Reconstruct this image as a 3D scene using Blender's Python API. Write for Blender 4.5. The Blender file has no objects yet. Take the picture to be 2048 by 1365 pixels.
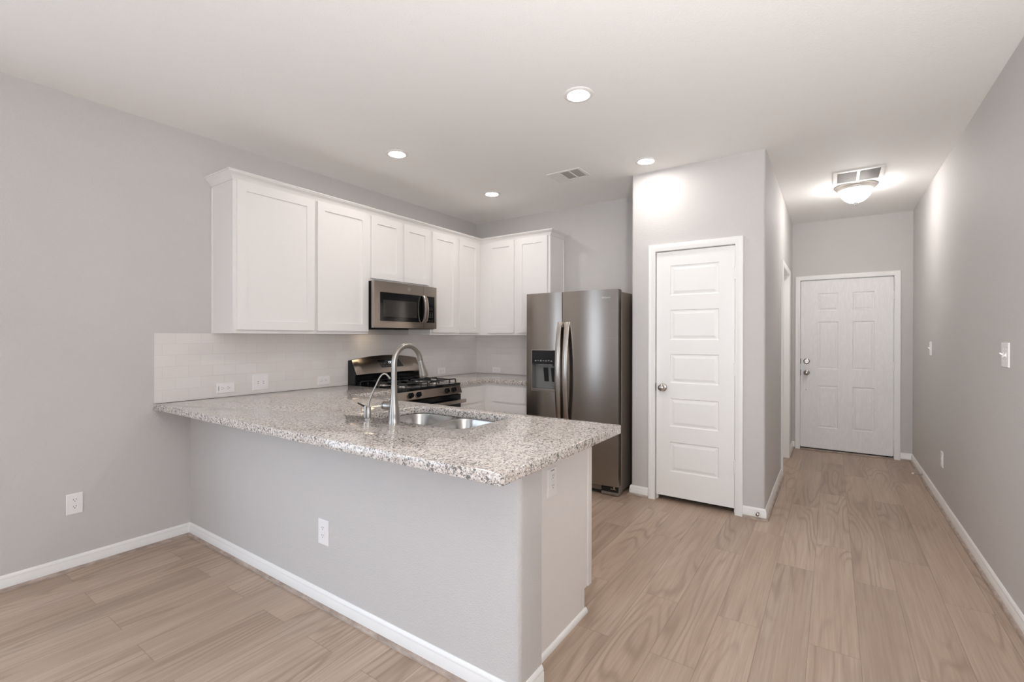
import bpy, bmesh, math, random
from mathutils import Vector, Matrix
random.seed(7)
C = bpy.context.scene.collection
SC = bpy.context.scene

# ------------------------------------------------------------------ camera
F_PX, YAW, CY, PITCH, ROLL, H = 938.7076, .599, 678.3774, -.0028, .0016, 1.3456
cam_d = bpy.data.cameras.new('camera')
cam = bpy.data.objects.new('camera', cam_d)
C.objects.link(cam)
c_, s_ = math.cos(YAW), math.sin(YAW)
Fv, Rv, Uv = Vector((-s_, c_, 0)), Vector((c_, s_, 0)), Vector((0, 0, 1))
ct, st = math.cos(PITCH), math.sin(PITCH)
Fv, Uv = ct*Fv+st*Uv, ct*Uv-st*Fv
cr, sr = math.cos(ROLL), math.sin(ROLL)
Rv, Uv = cr*Rv+sr*Uv, cr*Uv-sr*Rv
cam.matrix_world = Matrix(((Rv.x, Uv.x, -Fv.x, 0), (Rv.y, Uv.y, -Fv.y, 0), (Rv.z, Uv.z, -Fv.z, H), (0, 0, 0, 1)))
cam_d.sensor_fit = 'HORIZONTAL'
cam_d.sensor_width = 36
cam_d.lens = F_PX*36/2048
cam_d.shift_y = (CY-682.5)/2048
cam_d.clip_start = .02
SC.camera = cam

# ------------------------------------------------------------------ daylight, exposure
SKY, GROUND_GLOW = 4.6, 3.1  # daylight outside the windows behind the camera: open sky, ground glow added below to brighten the ceiling
FILL = 76.0          # fill lamp added behind the camera, bounced off the ceiling
LED = 118.0           # recessed lamp lenses
DOME = 47.0          # hallway dome glass
W = bpy.data.worlds.new('daylight')
SC.world = W
W.use_nodes = True
bg = W.node_tree.nodes['Background']
wt = W.node_tree; wn = wt.nodes
tcw = wn.new('ShaderNodeTexCoord'); spw = wn.new('ShaderNodeSeparateXYZ'); wt.links.new(tcw.outputs['Generated'], spw.inputs[0])
rw = wn.new('ShaderNodeValToRGB'); wt.links.new(spw.outputs[2], rw.inputs[0])
rw.color_ramp.elements[0].position = 0.0; rw.color_ramp.elements[0].color = (GROUND_GLOW*.88, GROUND_GLOW, GROUND_GLOW*1.14, 1)
rw.color_ramp.elements[1].position = .02; rw.color_ramp.elements[1].color = (SKY*.84, SKY*.98, SKY*1.17, 1)
wt.links.new(rw.outputs[0], bg.inputs[0])
bg.inputs[1].default_value = 1.0
fd = bpy.data.lights.new('bounce_fill', 'AREA'); fd.shape = 'DISK'; fd.size = .3; fd.energy = FILL
fo = bpy.data.objects.new('bounce_fill', fd); C.objects.link(fo)
fo.location = (.50, -.15, 1.40); fo.rotation_euler = (2.62, .10, 0)
SC.view_settings.view_transform = 'Standard'
SC.view_settings.look = 'None'
SC.view_settings.exposure = 0.15
SC.view_settings.gamma = 1
SC.view_settings.use_curve_mapping = False
SC.cycles.max_bounces = 12
SC.cycles.diffuse_bounces = 8
SC.cycles.glossy_bounces = 5
SC.cycles.sample_clamp_indirect = 8
SC.cycles.caustics_reflective = False
SC.cycles.caustics_refractive = False
SC.cycles.use_denoising = True

# room planes
XL, XR, YB, YP, XPL, XPR, YE, ZC = -3.6176, .7244, 4.5177, 3.9076, -1.4247, -.4083, 6.6917, 2.74
YBH = -3.3           # wall behind the camera
WINS = [(-1.20, .60, .50, 2.40)]     # x0,x1,z0,z1
LWIN = (-2.95, -.35, .06, 2.30)                 # glass door in the left wall, y0,y1,z0,z1
def portal(loc, rot, sx, sy):
    ld = bpy.data.lights.new('window_portal', 'AREA')
    ld.shape = 'RECTANGLE'; ld.size = sx; ld.size_y = sy
    ld.cycles.is_portal = True
    lo = bpy.data.objects.new('window_portal', ld)
    lo.location = loc; lo.rotation_euler = rot
    C.objects.link(lo)
for (a, b, z0, z1) in WINS: portal(((a+b)/2, YBH-.13, (z0+z1)/2), (math.radians(90), 0, 0), b-a, z1-z0)
portal((XL-.13, (LWIN[0]+LWIN[1])/2, (LWIN[2]+LWIN[3])/2), (0, math.radians(-90), 0), LWIN[3]-LWIN[2], LWIN[1]-LWIN[0])

# ------------------------------------------------------------------ materials
def lin(r, g, b):
    f = lambda v: (v/255/12.92) if v/255 <= .04045 else ((v/255+.055)/1.055)**2.4
    return (f(r), f(g), f(b), 1)

class NT:
    def __init__(s, name):
        s.m = bpy.data.materials.new(name); s.m.use_nodes = True
        s.t = s.m.node_tree; s.n = s.t.nodes
        s.b = s.n['Principled BSDF']
    def add(s, kind, **kw):
        nd = s.n.new(kind)
        for k, v in kw.items():
            if k in nd.inputs: nd.inputs[k].default_value = v
            else: setattr(nd, k, v)
        return nd
    def link(s, a, b): s.t.links.new(a, b)
    def math(s, op, a, b=None, clamp=False):
        nd = s.n.new('ShaderNodeMath'); nd.operation = op; nd.use_clamp = clamp
        for i, v in enumerate((a, b)):
            if v is None: continue
            if isinstance(v, (int, float)): nd.inputs[i].default_value = v
            else: s.link(v, nd.inputs[i])
        return nd.outputs[0]
    def mix(s, fac, a, b, mode='MIX'):
        nd = s.n.new('ShaderNodeMix'); nd.data_type = 'RGBA'; nd.blend_type = mode
        for i, v in ((0, fac), (6, a), (7, b)):
            if isinstance(v, (int, float, tuple)): nd.inputs[i].default_value = v
            else: s.link(v, nd.inputs[i])
        return nd.outputs[2]
    def ramp(s, fac, stops, interp='LINEAR'):
        nd = s.n.new('ShaderNodeValToRGB'); nd.color_ramp.interpolation = interp
        el = nd.color_ramp.elements
        while len(el) < len(stops): el.new(.5)
        for e, (p, c) in zip(el, stops):
            e.position = p; e.color = c if len(c) == 4 else (*c, 1)
        s.link(fac, nd.inputs[0]); return nd.outputs[0]
    def coords(s, scale=(1, 1, 1), loc=(0, 0, 0)):
        tc = s.n.new('ShaderNodeTexCoord'); mp = s.n.new('ShaderNodeMapping')
        mp.inputs['Scale'].default_value = scale; mp.inputs['Location'].default_value = loc
        s.link(tc.outputs['Object'], mp.inputs[0]); return mp.outputs[0]
    def bump(s, h, strength, dist):
        nd = s.n.new('ShaderNodeBump'); nd.inputs['Strength'].default_value = strength
        nd.inputs['Distance'].default_value = dist
        s.link(h, nd.inputs['Height']); s.link(nd.outputs[0], s.b.inputs['Normal'])
    def set(s, color=None, rough=None, metal=None, **kw):
        if color is not None: s.b.inputs['Base Color'].default_value = color
        if rough is not None: s.b.inputs['Roughness'].default_value = rough
        if metal is not None: s.b.inputs['Metallic'].default_value = metal
        for k, v in kw.items(): s.b.inputs[k].default_value = v
        return s

def paint(name, col, rough=.6, bump=.0, scale=260, spec=.35):
    n = NT(name).set(col, rough, 0, **{'Specular IOR Level': spec})
    nz = n.add('ShaderNodeTexNoise', Scale=scale, Detail=3.0, Roughness=.55)
    n.link(n.coords(), nz.inputs['Vector'])
    if bump: n.bump(nz.outputs[0], bump, .003)
    v = n.mix(nz.outputs[0], tuple(x*.985 for x in col[:3])+(1,), tuple(min(1, x*1.015) for x in col[:3])+(1,))
    n.link(v, n.b.inputs['Base Color'])
    return n.m

M = {}
M['wall'] = paint('wall_paint', lin(204, 201, 199), .65, .8, 190)
M['ceiling'] = paint('ceiling_paint', lin(245, 244, 242), .75, .35, 140)
M['trim'] = paint('trim_paint', lin(240, 239, 237), .35, .0, 60, .45)
M['cabinet'] = paint('cabinet_paint', lin(234, 231, 229), .38, .04, 30, .45)
M['door'] = paint('door_paint', lin(240, 239, 237), .38, .05, 60, .45)
M['plate'] = paint('plate_plastic', lin(240, 238, 238), .3, 0, 40, .5)
M['black'] = paint('black_gloss', (.005, .005, .006, 1), .12, 0, 40, .35)
M['matte'] = paint('black_matte', (.012, .012, .012, 1), .5, 0, 40, .4)
M['iron'] = paint('cast_iron', (.016, .016, .017, 1), .42, .3, 400, .5)
M['dark'] = paint('dark_slot', (.02, .019, .018, 1), .6, 0, 40, .2)
M['vent_shade'] = paint('vent_cavity_shade', lin(196, 193, 190), .6, 0, 40, .2)  # grey sheet colour stands in for the shade inside the vents
M['grey'] = paint('grey_plastic', lin(120, 120, 118), .45, 0, 40, .4)
M['fridge_grey'] = paint('fridge_case', lin(116, 106, 97), .38, .1, 300, .5)
M['print'] = paint('white_print', lin(205, 205, 205), .5, 0, 40)
M['label_grey'] = paint('grey_print', lin(120, 118, 116), .5, 0, 40)
M['vent'] = paint('vent_enamel', lin(236, 234, 232), .4, 0, 40, .4)

def grain_door():
    n = NT('entry_door_skin').set(lin(238, 237, 236), .42, 0)
    nz = n.add('ShaderNodeTexNoise', Scale=1.0, Detail=2.0, Roughness=.5)
    n.link(n.coords((9, 9, 1.3)), nz.inputs['Vector'])
    rings = n.math('SINE', n.math('MULTIPLY', nz.outputs[0], 95))
    nz2 = n.add('ShaderNodeTexNoise', Scale=1.0, Detail=3.0)
    n.link(n.coords((160, 160, 6)), nz2.inputs['Vector'])
    h = n.math('ADD', n.math('MULTIPLY', rings, .6), nz2.outputs[0])
    n.bump(h, .5, .0012)
    f = n.math('MULTIPLY', n.math('ADD', rings, 1.0), .12)
    n.link(n.mix(f, lin(240, 239, 238), lin(222, 219, 217)), n.b.inputs['Base Color'])
    return n.m
M['entry'] = grain_door()

def floor_mat():
    n = NT('floor_planks').set(rough=.42, metal=0, **{'Specular IOR Level': .4})
    tc = n.n.new('ShaderNodeTexCoord'); sp = n.n.new('ShaderNodeSeparateXYZ')
    n.link(tc.outputs['Object'], sp.inputs[0])
    x, y = sp.outputs[0], sp.outputs[1]
    cb = n.n.new('ShaderNodeCombineXYZ')
    n.link(y, cb.inputs[0]); n.link(n.math('ADD', x, .2705+1.86*3), cb.inputs[1])
    def brick(c1, c2, mortar):
        b = n.n.new('ShaderNodeTexBrick'); b.offset = .37; b.offset_frequency = 2
        b.inputs['Color1'].default_value = c1; b.inputs['Color2'].default_value = c2
        b.inputs['Mortar'].default_value = (0, 0, 0, 1)
        b.inputs['Scale'].default_value = 1; b.inputs['Mortar Size'].default_value = mortar
        b.inputs['Mortar Smooth'].default_value = .2
        b.inputs['Brick Width'].default_value = 1.22; b.inputs['Row Height'].default_value = .186
        n.link(cb.outputs[0], b.inputs['Vector']); return b
    rnd = brick((0, 0, 0, 1), (1, 1, 1, 1), 0.0)
    seam = brick((0, 0, 0, 1), (0, 0, 0, 1), .0011)
    rv = n.math('MULTIPLY', rnd.outputs['Color'], 17.0)
    def nzv(sx, sy, detail, rough=.55, zoff=0.0):
        v = n.n.new('ShaderNodeCombineXYZ')
        n.link(n.math('MULTIPLY', x, sx), v.inputs[0]); n.link(n.math('MULTIPLY', y, sy), v.inputs[1])
        n.link(n.math('ADD', rv, zoff), v.inputs[2])
        t = n.add('ShaderNodeTexNoise', Scale=1.0, Detail=detail, Roughness=rough)
        n.link(v.outputs[0], t.inputs['Vector']); return t.outputs[0]
    base = nzv(5.2, .62, 1.5, .4)
    rings = n.math('SINE', n.math('MULTIPLY', base, 95.0))
    rings = n.math('POWER', n.math('MULTIPLY', n.math('ADD', rings, 1.0), .5), 3.0)
    rmask = n.ramp(nzv(3.2, .7, 1.0, .5, 5.0), [(.46, (.08, .08, .08)), (.60, (1, 1, 1))])
    rings = n.math('MULTIPLY', rings, rmask)
    fine = nzv(95.0, 2.6, 4.0, .65, 9.0)
    streak = nzv(9.0, .6, 3.0, .55, 3.0)
    col = n.ramp(streak, [(.28, lin(172, 151, 134)), (.52, lin(184, 164, 147)), (.76, lin(194, 176, 160))])
    tint = n.ramp(rnd.outputs['Color'], [(0, (.89, .885, .88)), (.5, (1, .99, .98)), (1, (1.08, 1.075, 1.07))])
    col = n.mix(1.0, col, tint, 'MULTIPLY')
    col = n.mix(n.math('MULTIPLY', rings, .5), col, lin(138, 117, 100))
    fr = n.ramp(fine, [(.40, (1, 1, 1)), (.62, (0, 0, 0))])
    col = n.mix(n.math('MULTIPLY', n.math('SUBTRACT', 1.0, fr), .32), col, lin(142, 121, 104))
    col = n.mix(n.math('MULTIPLY', seam.outputs['Fac'], .55), col, lin(92, 78, 68))
    n.link(col, n.b.inputs['Base Color'])
    hgt = n.math('SUBTRACT', n.math('MULTIPLY', fine, .25), seam.outputs['Fac'])
    n.bump(hgt, .25, .0012)
    return n.m
M['floor'] = floor_mat()

def shoe_mat():
    n = NT('shoe_wood').set(rough=.5, metal=0)
    nz = n.add('ShaderNodeTexNoise', Scale=1.0, Detail=4.0, Roughness=.6)
    n.link(n.coords((14, 14, 60)), nz.inputs['Vector'])
    n.link(n.ramp(nz.outputs[0], [(.3, lin(140, 124, 113)), (.7, lin(186, 170, 158))]), n.b.inputs['Base Color'])
    return n.m
M['shoe'] = shoe_mat()

def granite():
    n = NT('granite').set(rough=.07, metal=0, **{'Specular IOR Level': .55})
    co = n.coords()
    wob = n.add('ShaderNodeTexNoise', Scale=120.0, Detail=2.0)
    n.link(co, wob.inputs['Vector'])
    va = n.n.new('ShaderNodeVectorMath'); va.operation = 'MULTIPLY_ADD'
    n.link(wob.outputs['Color'], va.inputs[0]); va.inputs[1].default_value = (.010,)*3; n.link(co, va.inputs[2])
    def vor(scale):
        v = n.n.new('ShaderNodeTexVoronoi'); v.inputs['Scale'].default_value = scale
        n.link(va.outputs[0], v.inputs['Vector'])
        s = n.n.new('ShaderNodeSeparateColor'); n.link(v.outputs['Color'], s.inputs[0]); return s.outputs
    a, b, c = vor(165), vor(240), vor(110)
    col = n.ramp(a[0], [(0, lin(128, 123, 120)), (.12, lin(180, 171, 165)), (.30, lin(212, 202, 194)),
                        (.60, lin(224, 216, 210)), (.82, lin(196, 179, 168)), (.92, lin(231, 228, 225))], 'CONSTANT')
    col = n.mix(n.ramp(b[1], [(0, (1, 1, 1)), (.125, (0, 0, 0))], 'CONSTANT'), col, lin(52, 51, 52))
    col = n.mix(n.ramp(c[2], [(0, (1, 1, 1)), (.05, (0, 0, 0))], 'CONSTANT'), col, lin(70, 68, 67))
    nz = n.add('ShaderNodeTexNoise', Scale=420.0, Detail=2.0); n.link(co, nz.inputs['Vector'])
    col = n.mix(.22, col, n.ramp(nz.outputs[0], [(.35, lin(120, 116, 112)), (.65, lin(240, 236, 232))]))
    n.link(col, n.b.inputs['Base Color'])
    return n.m
M['granite'] = granite()

def tile(name, axis):
    # running-bond subway tile; axis: which object axis runs along the wall
    n = NT(name).set(rough=.09, metal=0, **{'Specular IOR Level': .5})
    tc = n.n.new('ShaderNodeTexCoord'); sp = n.n.new('ShaderNodeSeparateXYZ')
    n.link(tc.outputs['Object'], sp.inputs[0])
    cb = n.n.new('ShaderNodeCombineXYZ')
    if axis == 'y':
        n.link(n.math('ADD', sp.outputs[1], -1.317+.152*10), cb.inputs[0])
    else:
        n.link(n.math('ADD', sp.outputs[0], 3.61+.152*10), cb.inputs[0])
    n.link(n.math('ADD', sp.outputs[2], -1.378+.0758*20), cb.inputs[1])
    b = n.n.new('ShaderNodeTexBrick'); b.offset = .5
    b.inputs['Color1'].default_value = lin(228, 223, 220); b.inputs['Color2'].default_value = lin(231, 227, 224)
    b.inputs['Mortar'].default_value = lin(212, 207, 204)
    b.inputs['Scale'].default_value = 1; b.inputs['Mortar Size'].default_value = .0012
    b.inputs['Mortar Smooth'].default_value = .3
    b.inputs['Brick Width'].default_value = .1520; b.inputs['Row Height'].default_value = .0758
    n.link(cb.outputs[0], b.inputs['Vector'])
    n.link(b.outputs['Color'], n.b.inputs['Base Color'])
    nz = n.add('ShaderNodeTexNoise', Scale=9.0, Detail=1.0); n.link(tc.outputs['Object'], nz.inputs['Vector'])
    n.bump(n.math('SUBTRACT', n.math('MULTIPLY', nz.outputs[0], .5), b.outputs['Fac']), .35, .0015)
    n.link(n.math('ADD', n.math('MULTIPLY', b.outputs['Fac'], .5), .09), n.b.inputs['Roughness'])
    return n.m
M['tile_y'] = tile('subway_tile_along_y', 'y')
M['tile_x'] = tile('subway_tile_along_x', 'x')

def steel(name, col, rough, brush, aniso=.0, rot=0.0):
    n = NT(name).set(col, rough, 1.0)
    n.b.inputs['Anisotropic'].default_value = aniso
    n.b.inputs['Anisotropic Rotation'].default_value = rot
    if aniso:
        tg = n.n.new('ShaderNodeTangent'); tg.direction_type = 'RADIAL'; tg.axis = 'Z'
        n.link(tg.outputs[0], n.b.inputs['Tangent'])
    nz = n.add('ShaderNodeTexNoise', Scale=1.0, Detail=3.0, Roughness=.6)
    n.link(n.coords(brush), nz.inputs['Vector'])
    n.link(n.math('ADD', n.math('MULTIPLY', nz.outputs[0], .02), rough-.01), n.b.inputs['Roughness'])
    v = n.mix(nz.outputs[0], tuple(x*.98 for x in col[:3])+(1,), tuple(min(1, x*1.02) for x in col[:3])+(1,))
    n.link(v, n.b.inputs['Base Color'])
    return n.m
M['steel'] = steel('stainless_horizontal_brush', (.34, .305, .275, 1), .27, (3, 3, 300), .65, .25)
M['steel_y'] = steel('stainless_appliance', (.42, .37, .325, 1), .28, (3, 3, 300), .5, .25)
M['sink'] = steel('stainless_sink', (.46, .45, .43, 1), .27, (40, 40, 400))
M['nickel'] = steel('brushed_nickel', (.35, .33, .305, 1), .32, (500, 500, 30))
M['handle'] = steel('stainless_handle', (.52, .48, .44, 1), .26, (500, 500, 30))
M['satin'] = steel('pale_satin_nickel', (.80, .77, .73, 1), .45, (90, 90, 90))
M['knobmetal'] = steel('satin_nickel', (.50, .46, .43, 1), .22, (90, 90, 90))
M['spring'] = steel('spring_steel', (.45, .41, .38, 1), .3, (90, 90, 90))

def emit(name, col, strength):
    n = NT(name).set((.9, .9, .9, 1), .5, 0)
    n.b.inputs['Emission Color'].default_value = col
    n.b.inputs['Emission Strength'].default_value = strength
    return n.m
M['led'] = emit('lamp_lens', (1, .945, .90, 1), LED)
M['domeglass'] = emit('frosted_lit_glass', (1, .965, .935, 1), DOME)
M['worklight'] = emit('lit_cooktop_lamp', (1, .78, .52, 1), 9.0)
M['digits'] = emit('lit_digits', (.85, .95, 1, 1), 1.6)

def glass():
    n = NT('window_glass').set((1, 1, 1, 1), 0.0, 0)
    n.b.inputs['Transmission Weight'].default_value = 1
    n.b.inputs['IOR'].default_value = 1.0
    n.b.inputs['Specular IOR Level'].default_value = .3
    return n.m
M['glass'] = glass()
def darkglass():
    n = NT('smoked_glass').set((.018, .017, .016, 1), .10, 0, **{'Specular IOR Level': .4})
    v = n.n.new('ShaderNodeTexVoronoi'); v.inputs['Scale'].default_value = 400
    n.link(n.coords(), v.inputs['Vector'])
    n.link(n.ramp(v.outputs[0], [(.2, (.014, .013, .012)), (.6, (.04, .037, .035))]), n.b.inputs['Base Color'])
    return n.m
M['smoked'] = darkglass()

# ------------------------------------------------------------------ geometry helpers
class B:
    """collects shapes (world coordinates) and links them as ONE mesh object"""
    def __init__(s): s.bm = bmesh.new()
    def box(s, x0, x1, y0, y1, z0, z1, bev=0, seg=1):
        t = bmesh.new()
        bmesh.ops.create_cube(t, size=1)
        for v in t.verts:
            v.co = Vector(((x0+x1)/2+v.co.x*(x1-x0), (y0+y1)/2+v.co.y*(y1-y0), (z0+z1)/2+v.co.z*(z1-z0)))
        if bev: bmesh.ops.bevel(t, geom=t.edges[:], offset=bev, segments=seg, affect='EDGES', profile=.6)
        return s.merge(t)
    def merge(s, t):
        me = bpy.data.meshes.new('tmp'); t.to_mesh(me); t.free(); s.bm.from_mesh(me); bpy.data.meshes.remove(me); return s
    def face(s, pts):
        try: s.bm.faces.new([s.bm.verts.new(p) for p in pts])
        except ValueError: pass
        return s
    def prism(s, loop, vec):
        """loop of 3d points extruded by vec"""
        a = [s.bm.verts.new(p) for p in loop]; b = [s.bm.verts.new(Vector(p)+Vector(vec)) for p in loop]
        n = len(a); s.bm.faces.new(a[::-1]); s.bm.faces.new(b)
        for i in range(n): s.bm.faces.new((a[i], a[(i+1) % n], b[(i+1) % n], b[i]))
        return s
    def rings(s, loops, cap0=True, cap1=True):
        L = [[s.bm.verts.new(p) for p in l] for l in loops]; n = len(L[0])
        for a, b in zip(L, L[1:]):
            for i in range(n): s.bm.faces.new((a[i], a[(i+1) % n], b[(i+1) % n], b[i]))
        if cap0: s.bm.faces.new(L[0][::-1])
        if cap1: s.bm.faces.new(L[-1])
        return s
    def tube(s, pts, rad, n=16):
        pts = [Vector(p) for p in pts]
        rad = rad if isinstance(rad, (list, tuple)) else [rad]*len(pts)
        loops = []; ref = None
        for i, p in enumerate(pts):
            d = (pts[min(i+1, len(pts)-1)]-pts[max(i-1, 0)]).normalized()
            if ref is None: ref = Vector((1, 0, 0)) if abs(d.x) < .8 else Vector((0, 1, 0))
            u = (ref-d*ref.dot(d)).normalized(); w = d.cross(u); ref = u
            loops.append([p+rad[i]*(math.cos(2*math.pi*k/n)*u+math.sin(2*math.pi*k/n)*w) for k in range(n)])
        return s.rings(loops)
    def lathe(s, base, axis, prof, n=28, caps=True):
        """prof: (radius, height along axis)"""
        ax = Vector(axis).normalized(); u = Vector((1, 0, 0)) if abs(ax.x) < .8 else Vector((0, 1, 0))
        u = (u-ax*u.dot(ax)).normalized(); w = ax.cross(u); base = Vector(base)
        return s.rings([[base+ax*h+r*(math.cos(2*math.pi*k/n)*u+math.sin(2*math.pi*k/n)*w) for k in range(n)] for r, h in prof], caps, caps)
    def sweep(s, path, prof, sign=1):
        """plan polyline, profile of (offset to the right of travel * sign, z)"""
        P = [Vector((p[0], p[1])) for p in path]; nn = []
        for a, b in zip(P, P[1:]):
            d = (b-a).normalized(); nn.append(Vector((d.y, -d.x))*sign)
        loops = []
        for i, p in enumerate(P):
            if i == 0: m = nn[0]
            elif i == len(P)-1: m = nn[-1]
            else: m = (nn[i-1]+nn[i])/(1+nn[i-1].dot(nn[i]))
            loops.append([(p.x+m.x*o, p.y+m.y*o, z) for o, z in prof])
        return s.rings(loops)
    def panelled(s, O, U, V, N, w, h, t, panels, rings, bow=0.0, nu=1, bev=.0):
        """slab with panels let into its front; O = lower left of the FRONT plane, N outwards.
        panels: (u0,u1,v0,v1); rings: (inset, depth) from the rim inwards, last one is filled"""
        O, U, V, N = map(Vector, (O, U, V, N))
        def P(u, v, d): return O+U*u+V*v+N*(d+bow*(1-(2*u/w-1)**2))
        us = sorted(set([round(w*i/nu, 5) for i in range(nu+1)]+[round(q, 5) for p in panels for q in p[:2]]))
        vs = sorted(set([0.0, round(h, 5)]+[round(q, 5) for p in panels for q in p[2:]]))
        inside = lambda u, v: any(p[0] < u < p[1] and p[2] < v < p[3] for p in panels)
        for a, b in zip(us, us[1:]):
            for c, d in zip(vs, vs[1:]):
                if not inside((a+b)/2, (c+d)/2): s.face([P(a, c, 0), P(b, c, 0), P(b, d, 0), P(a, d, 0)])
        for (u0, u1, v0, v1) in panels:
            if rings is None: continue
            last = None
            for ins, dep in rings:
                lp = [P(u0+ins, v0+ins, -dep), P(u1-ins, v0+ins, -dep), P(u1-ins, v1-ins, -dep), P(u0+ins, v1-ins, -dep)]
                if last:
                    for i in range(4): s.face([last[i], last[(i+1) % 4], lp[(i+1) % 4], lp[i]])
                last = lp
            s.face(last)
        for a, b in zip(us, us[1:]):
            s.face([P(a, 0, 0), O+U*a-N*t, O+U*b-N*t, P(b, 0, 0)]); s.face([P(a, h, 0), P(b, h, 0), O+U*b+V*h-N*t, O+U*a+V*h-N*t])
        s.face([O-N*t, O+V*h-N*t, O+U*w+V*h-N*t, O+U*w-N*t])
        s.face([P(0, 0, 0), P(0, h, 0), O+V*h-N*t, O-N*t]); s.face([P(w, 0, 0), O+U*w-N*t, O+U*w+V*h-N*t, P(w, h, 0)])
        bmesh.ops.remove_doubles(s.bm, verts=s.bm.verts[:], dist=1e-5)
        return s
    def done(s, name, mat, parent=None, smooth=None):
        bmesh.ops.recalc_face_normals(s.bm, faces=s.bm.faces[:])
        if parent is not None:
            off = Vector(parent['_w']) if '_w' in parent else Vector((0, 0, 0))
            bmesh.ops.translate(s.bm, verts=s.bm.verts[:], vec=-off)
        me = bpy.data.meshes.new(name); s.bm.to_mesh(me); s.bm.free()
        if mat: me.materials.append(M[mat])
        o = bpy.data.objects.new(name, me); C.objects.link(o)
        if parent is not None:
            o.parent = parent; o['_w'] = parent['_w'] if '_w' in parent else (0, 0, 0)
        else: o['_w'] = (0., 0., 0.)
        if smooth:
            me.shade_smooth(); me.set_sharp_from_angle(angle=math.radians(smooth))
        return o

def thing(name, label, cat, loc, group=None, kind=None):
    o = bpy.data.objects.new(name, None); o.empty_display_size = .05; C.objects.link(o); o.location = loc
    o['_w'] = tuple(float(v) for v in loc)
    tag(o, label, cat, group, kind); return o
def tag(o, label=None, cat=None, group=None, kind=None):
    if label: o['label'] = label
    if cat: o['category'] = cat
    if group: o['group'] = group
    if kind: o['kind'] = kind
    return o
def struct(o, label=None, cat=None): return tag(o, label, cat, None, 'structure')
def copy_tree(o, loc, label):
    r = o.copy(); C.objects.link(r); r.location = loc; r['label'] = label
    r['_w'] = tuple(float(v) for v in loc)
    for ch in list(o.children):
        c = ch.copy(); C.objects.link(c); c.parent = r
        for g in list(ch.children):
            d = g.copy(); C.objects.link(d); d.parent = c
    return r
def curve_plate(splines, z0, z1, bev):
    """flat plan shape(s) (outer, holes) made into a slab between z0 and z1 with eased edges"""
    cu = bpy.data.curves.new('plate', 'CURVE'); cu.dimensions = '2D'; cu.fill_mode = 'BOTH'
    cu.extrude = (z1-z0)/2-bev; cu.bevel_depth = bev; cu.bevel_resolution = 2; cu.offset = -bev
    for pts in splines:
        sp = cu.splines.new('POLY'); sp.points.add(len(pts)-1); sp.use_cyclic_u = True
        for q, p in zip(sp.points, pts): q.co = (p[0], p[1], 0, 1)
    o = bpy.data.objects.new('plate', cu); C.objects.link(o)
    bpy.context.view_layer.update()
    me = bpy.data.meshes.new_from_object(o.evaluated_get(bpy.context.evaluated_depsgraph_get()))
    bpy.data.objects.remove(o); bpy.data.curves.remove(cu)
    b = B(); b.bm.from_mesh(me); bpy.data.meshes.remove(me)
    bmesh.ops.translate(b.bm, verts=b.bm.verts[:], vec=(0, 0, (z0+z1)/2))
    bmesh.ops.remove_doubles(b.bm, verts=b.bm.verts[:], dist=1e-6)
    return b
def text(body, size, mw, name, mat, parent, depth=.0006, align='CENTER'):
    cu = bpy.data.curves.new('txt', 'FONT'); cu.body = body; cu.size = size; cu.extrude = depth
    cu.align_x = align; cu.align_y = 'CENTER'; cu.resolution_u = 3
    o = bpy.data.objects.new('txt', cu); C.objects.link(o); bpy.context.view_layer.update()
    me = bpy.data.meshes.new_from_object(o.evaluated_get(bpy.context.evaluated_depsgraph_get()))
    bpy.data.objects.remove(o); bpy.data.curves.remove(cu)
    b = B(); b.bm.from_mesh(me); bpy.data.meshes.remove(me)
    bmesh.ops.transform(b.bm, matrix=mw, verts=b.bm.verts[:])
    return b.done(name, mat, parent)
def frame_m(o, u, v):
    u, v = Vector(u).normalized(), Vector(v).normalized(); w = u.cross(v)
    return Matrix(((u.x, v.x, w.x, o[0]), (u.y, v.y, w.y, o[1]), (u.z, v.z, w.z, o[2]), (0, 0, 0, 1)))
def rrect(x0, x1, y0, y1, r, n=6):
    out = []
    for cx, cy, a0 in ((x1-r, y0+r, -90), (x1-r, y1-r, 0), (x0+r, y1-r, 90), (x0+r, y0+r, 180)):
        for k in range(n+1):
            a = math.radians(a0+90*k/n); out.append((cx+r*math.cos(a), cy+r*math.sin(a)))
    return out
def rcorner(cx, cy, r, a0, a1, n=6):
    return [(cx+r*math.cos(math.radians(a0+(a1-a0)*k/n)), cy+r*math.sin(math.radians(a0+(a1-a0)*k/n))) for k in range(n+1)]
def plan(loop, z0, z1): return [(p[0], p[1], z0) for p in loop], (0, 0, z1-z0)
def casing(O, U, N, x0, x1, z1, width=.057):
    """moulded door casing round an opening x0..x1 (along U from O), top z1"""
    O, U, N = map(Vector, (O, U, N)); Z = Vector((0, 0, 1))
    prof = [(0, 0), (0, .010), (.006, .014), (.018, .014), (.024, .017), (width-.012, .019), (width-.004, .017), (width, .012), (width, 0)]
    P = lambda u, z, d: O+U*u+Z*z+N*d
    return B().rings([[P(x0-o, 0, d) for o, d in prof], [P(x0-o, z1+o, d) for o, d in prof],
                      [P(x1+o, z1+o, d) for o, d in prof], [P(x1+o, 0, d) for o, d in prof]])

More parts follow.
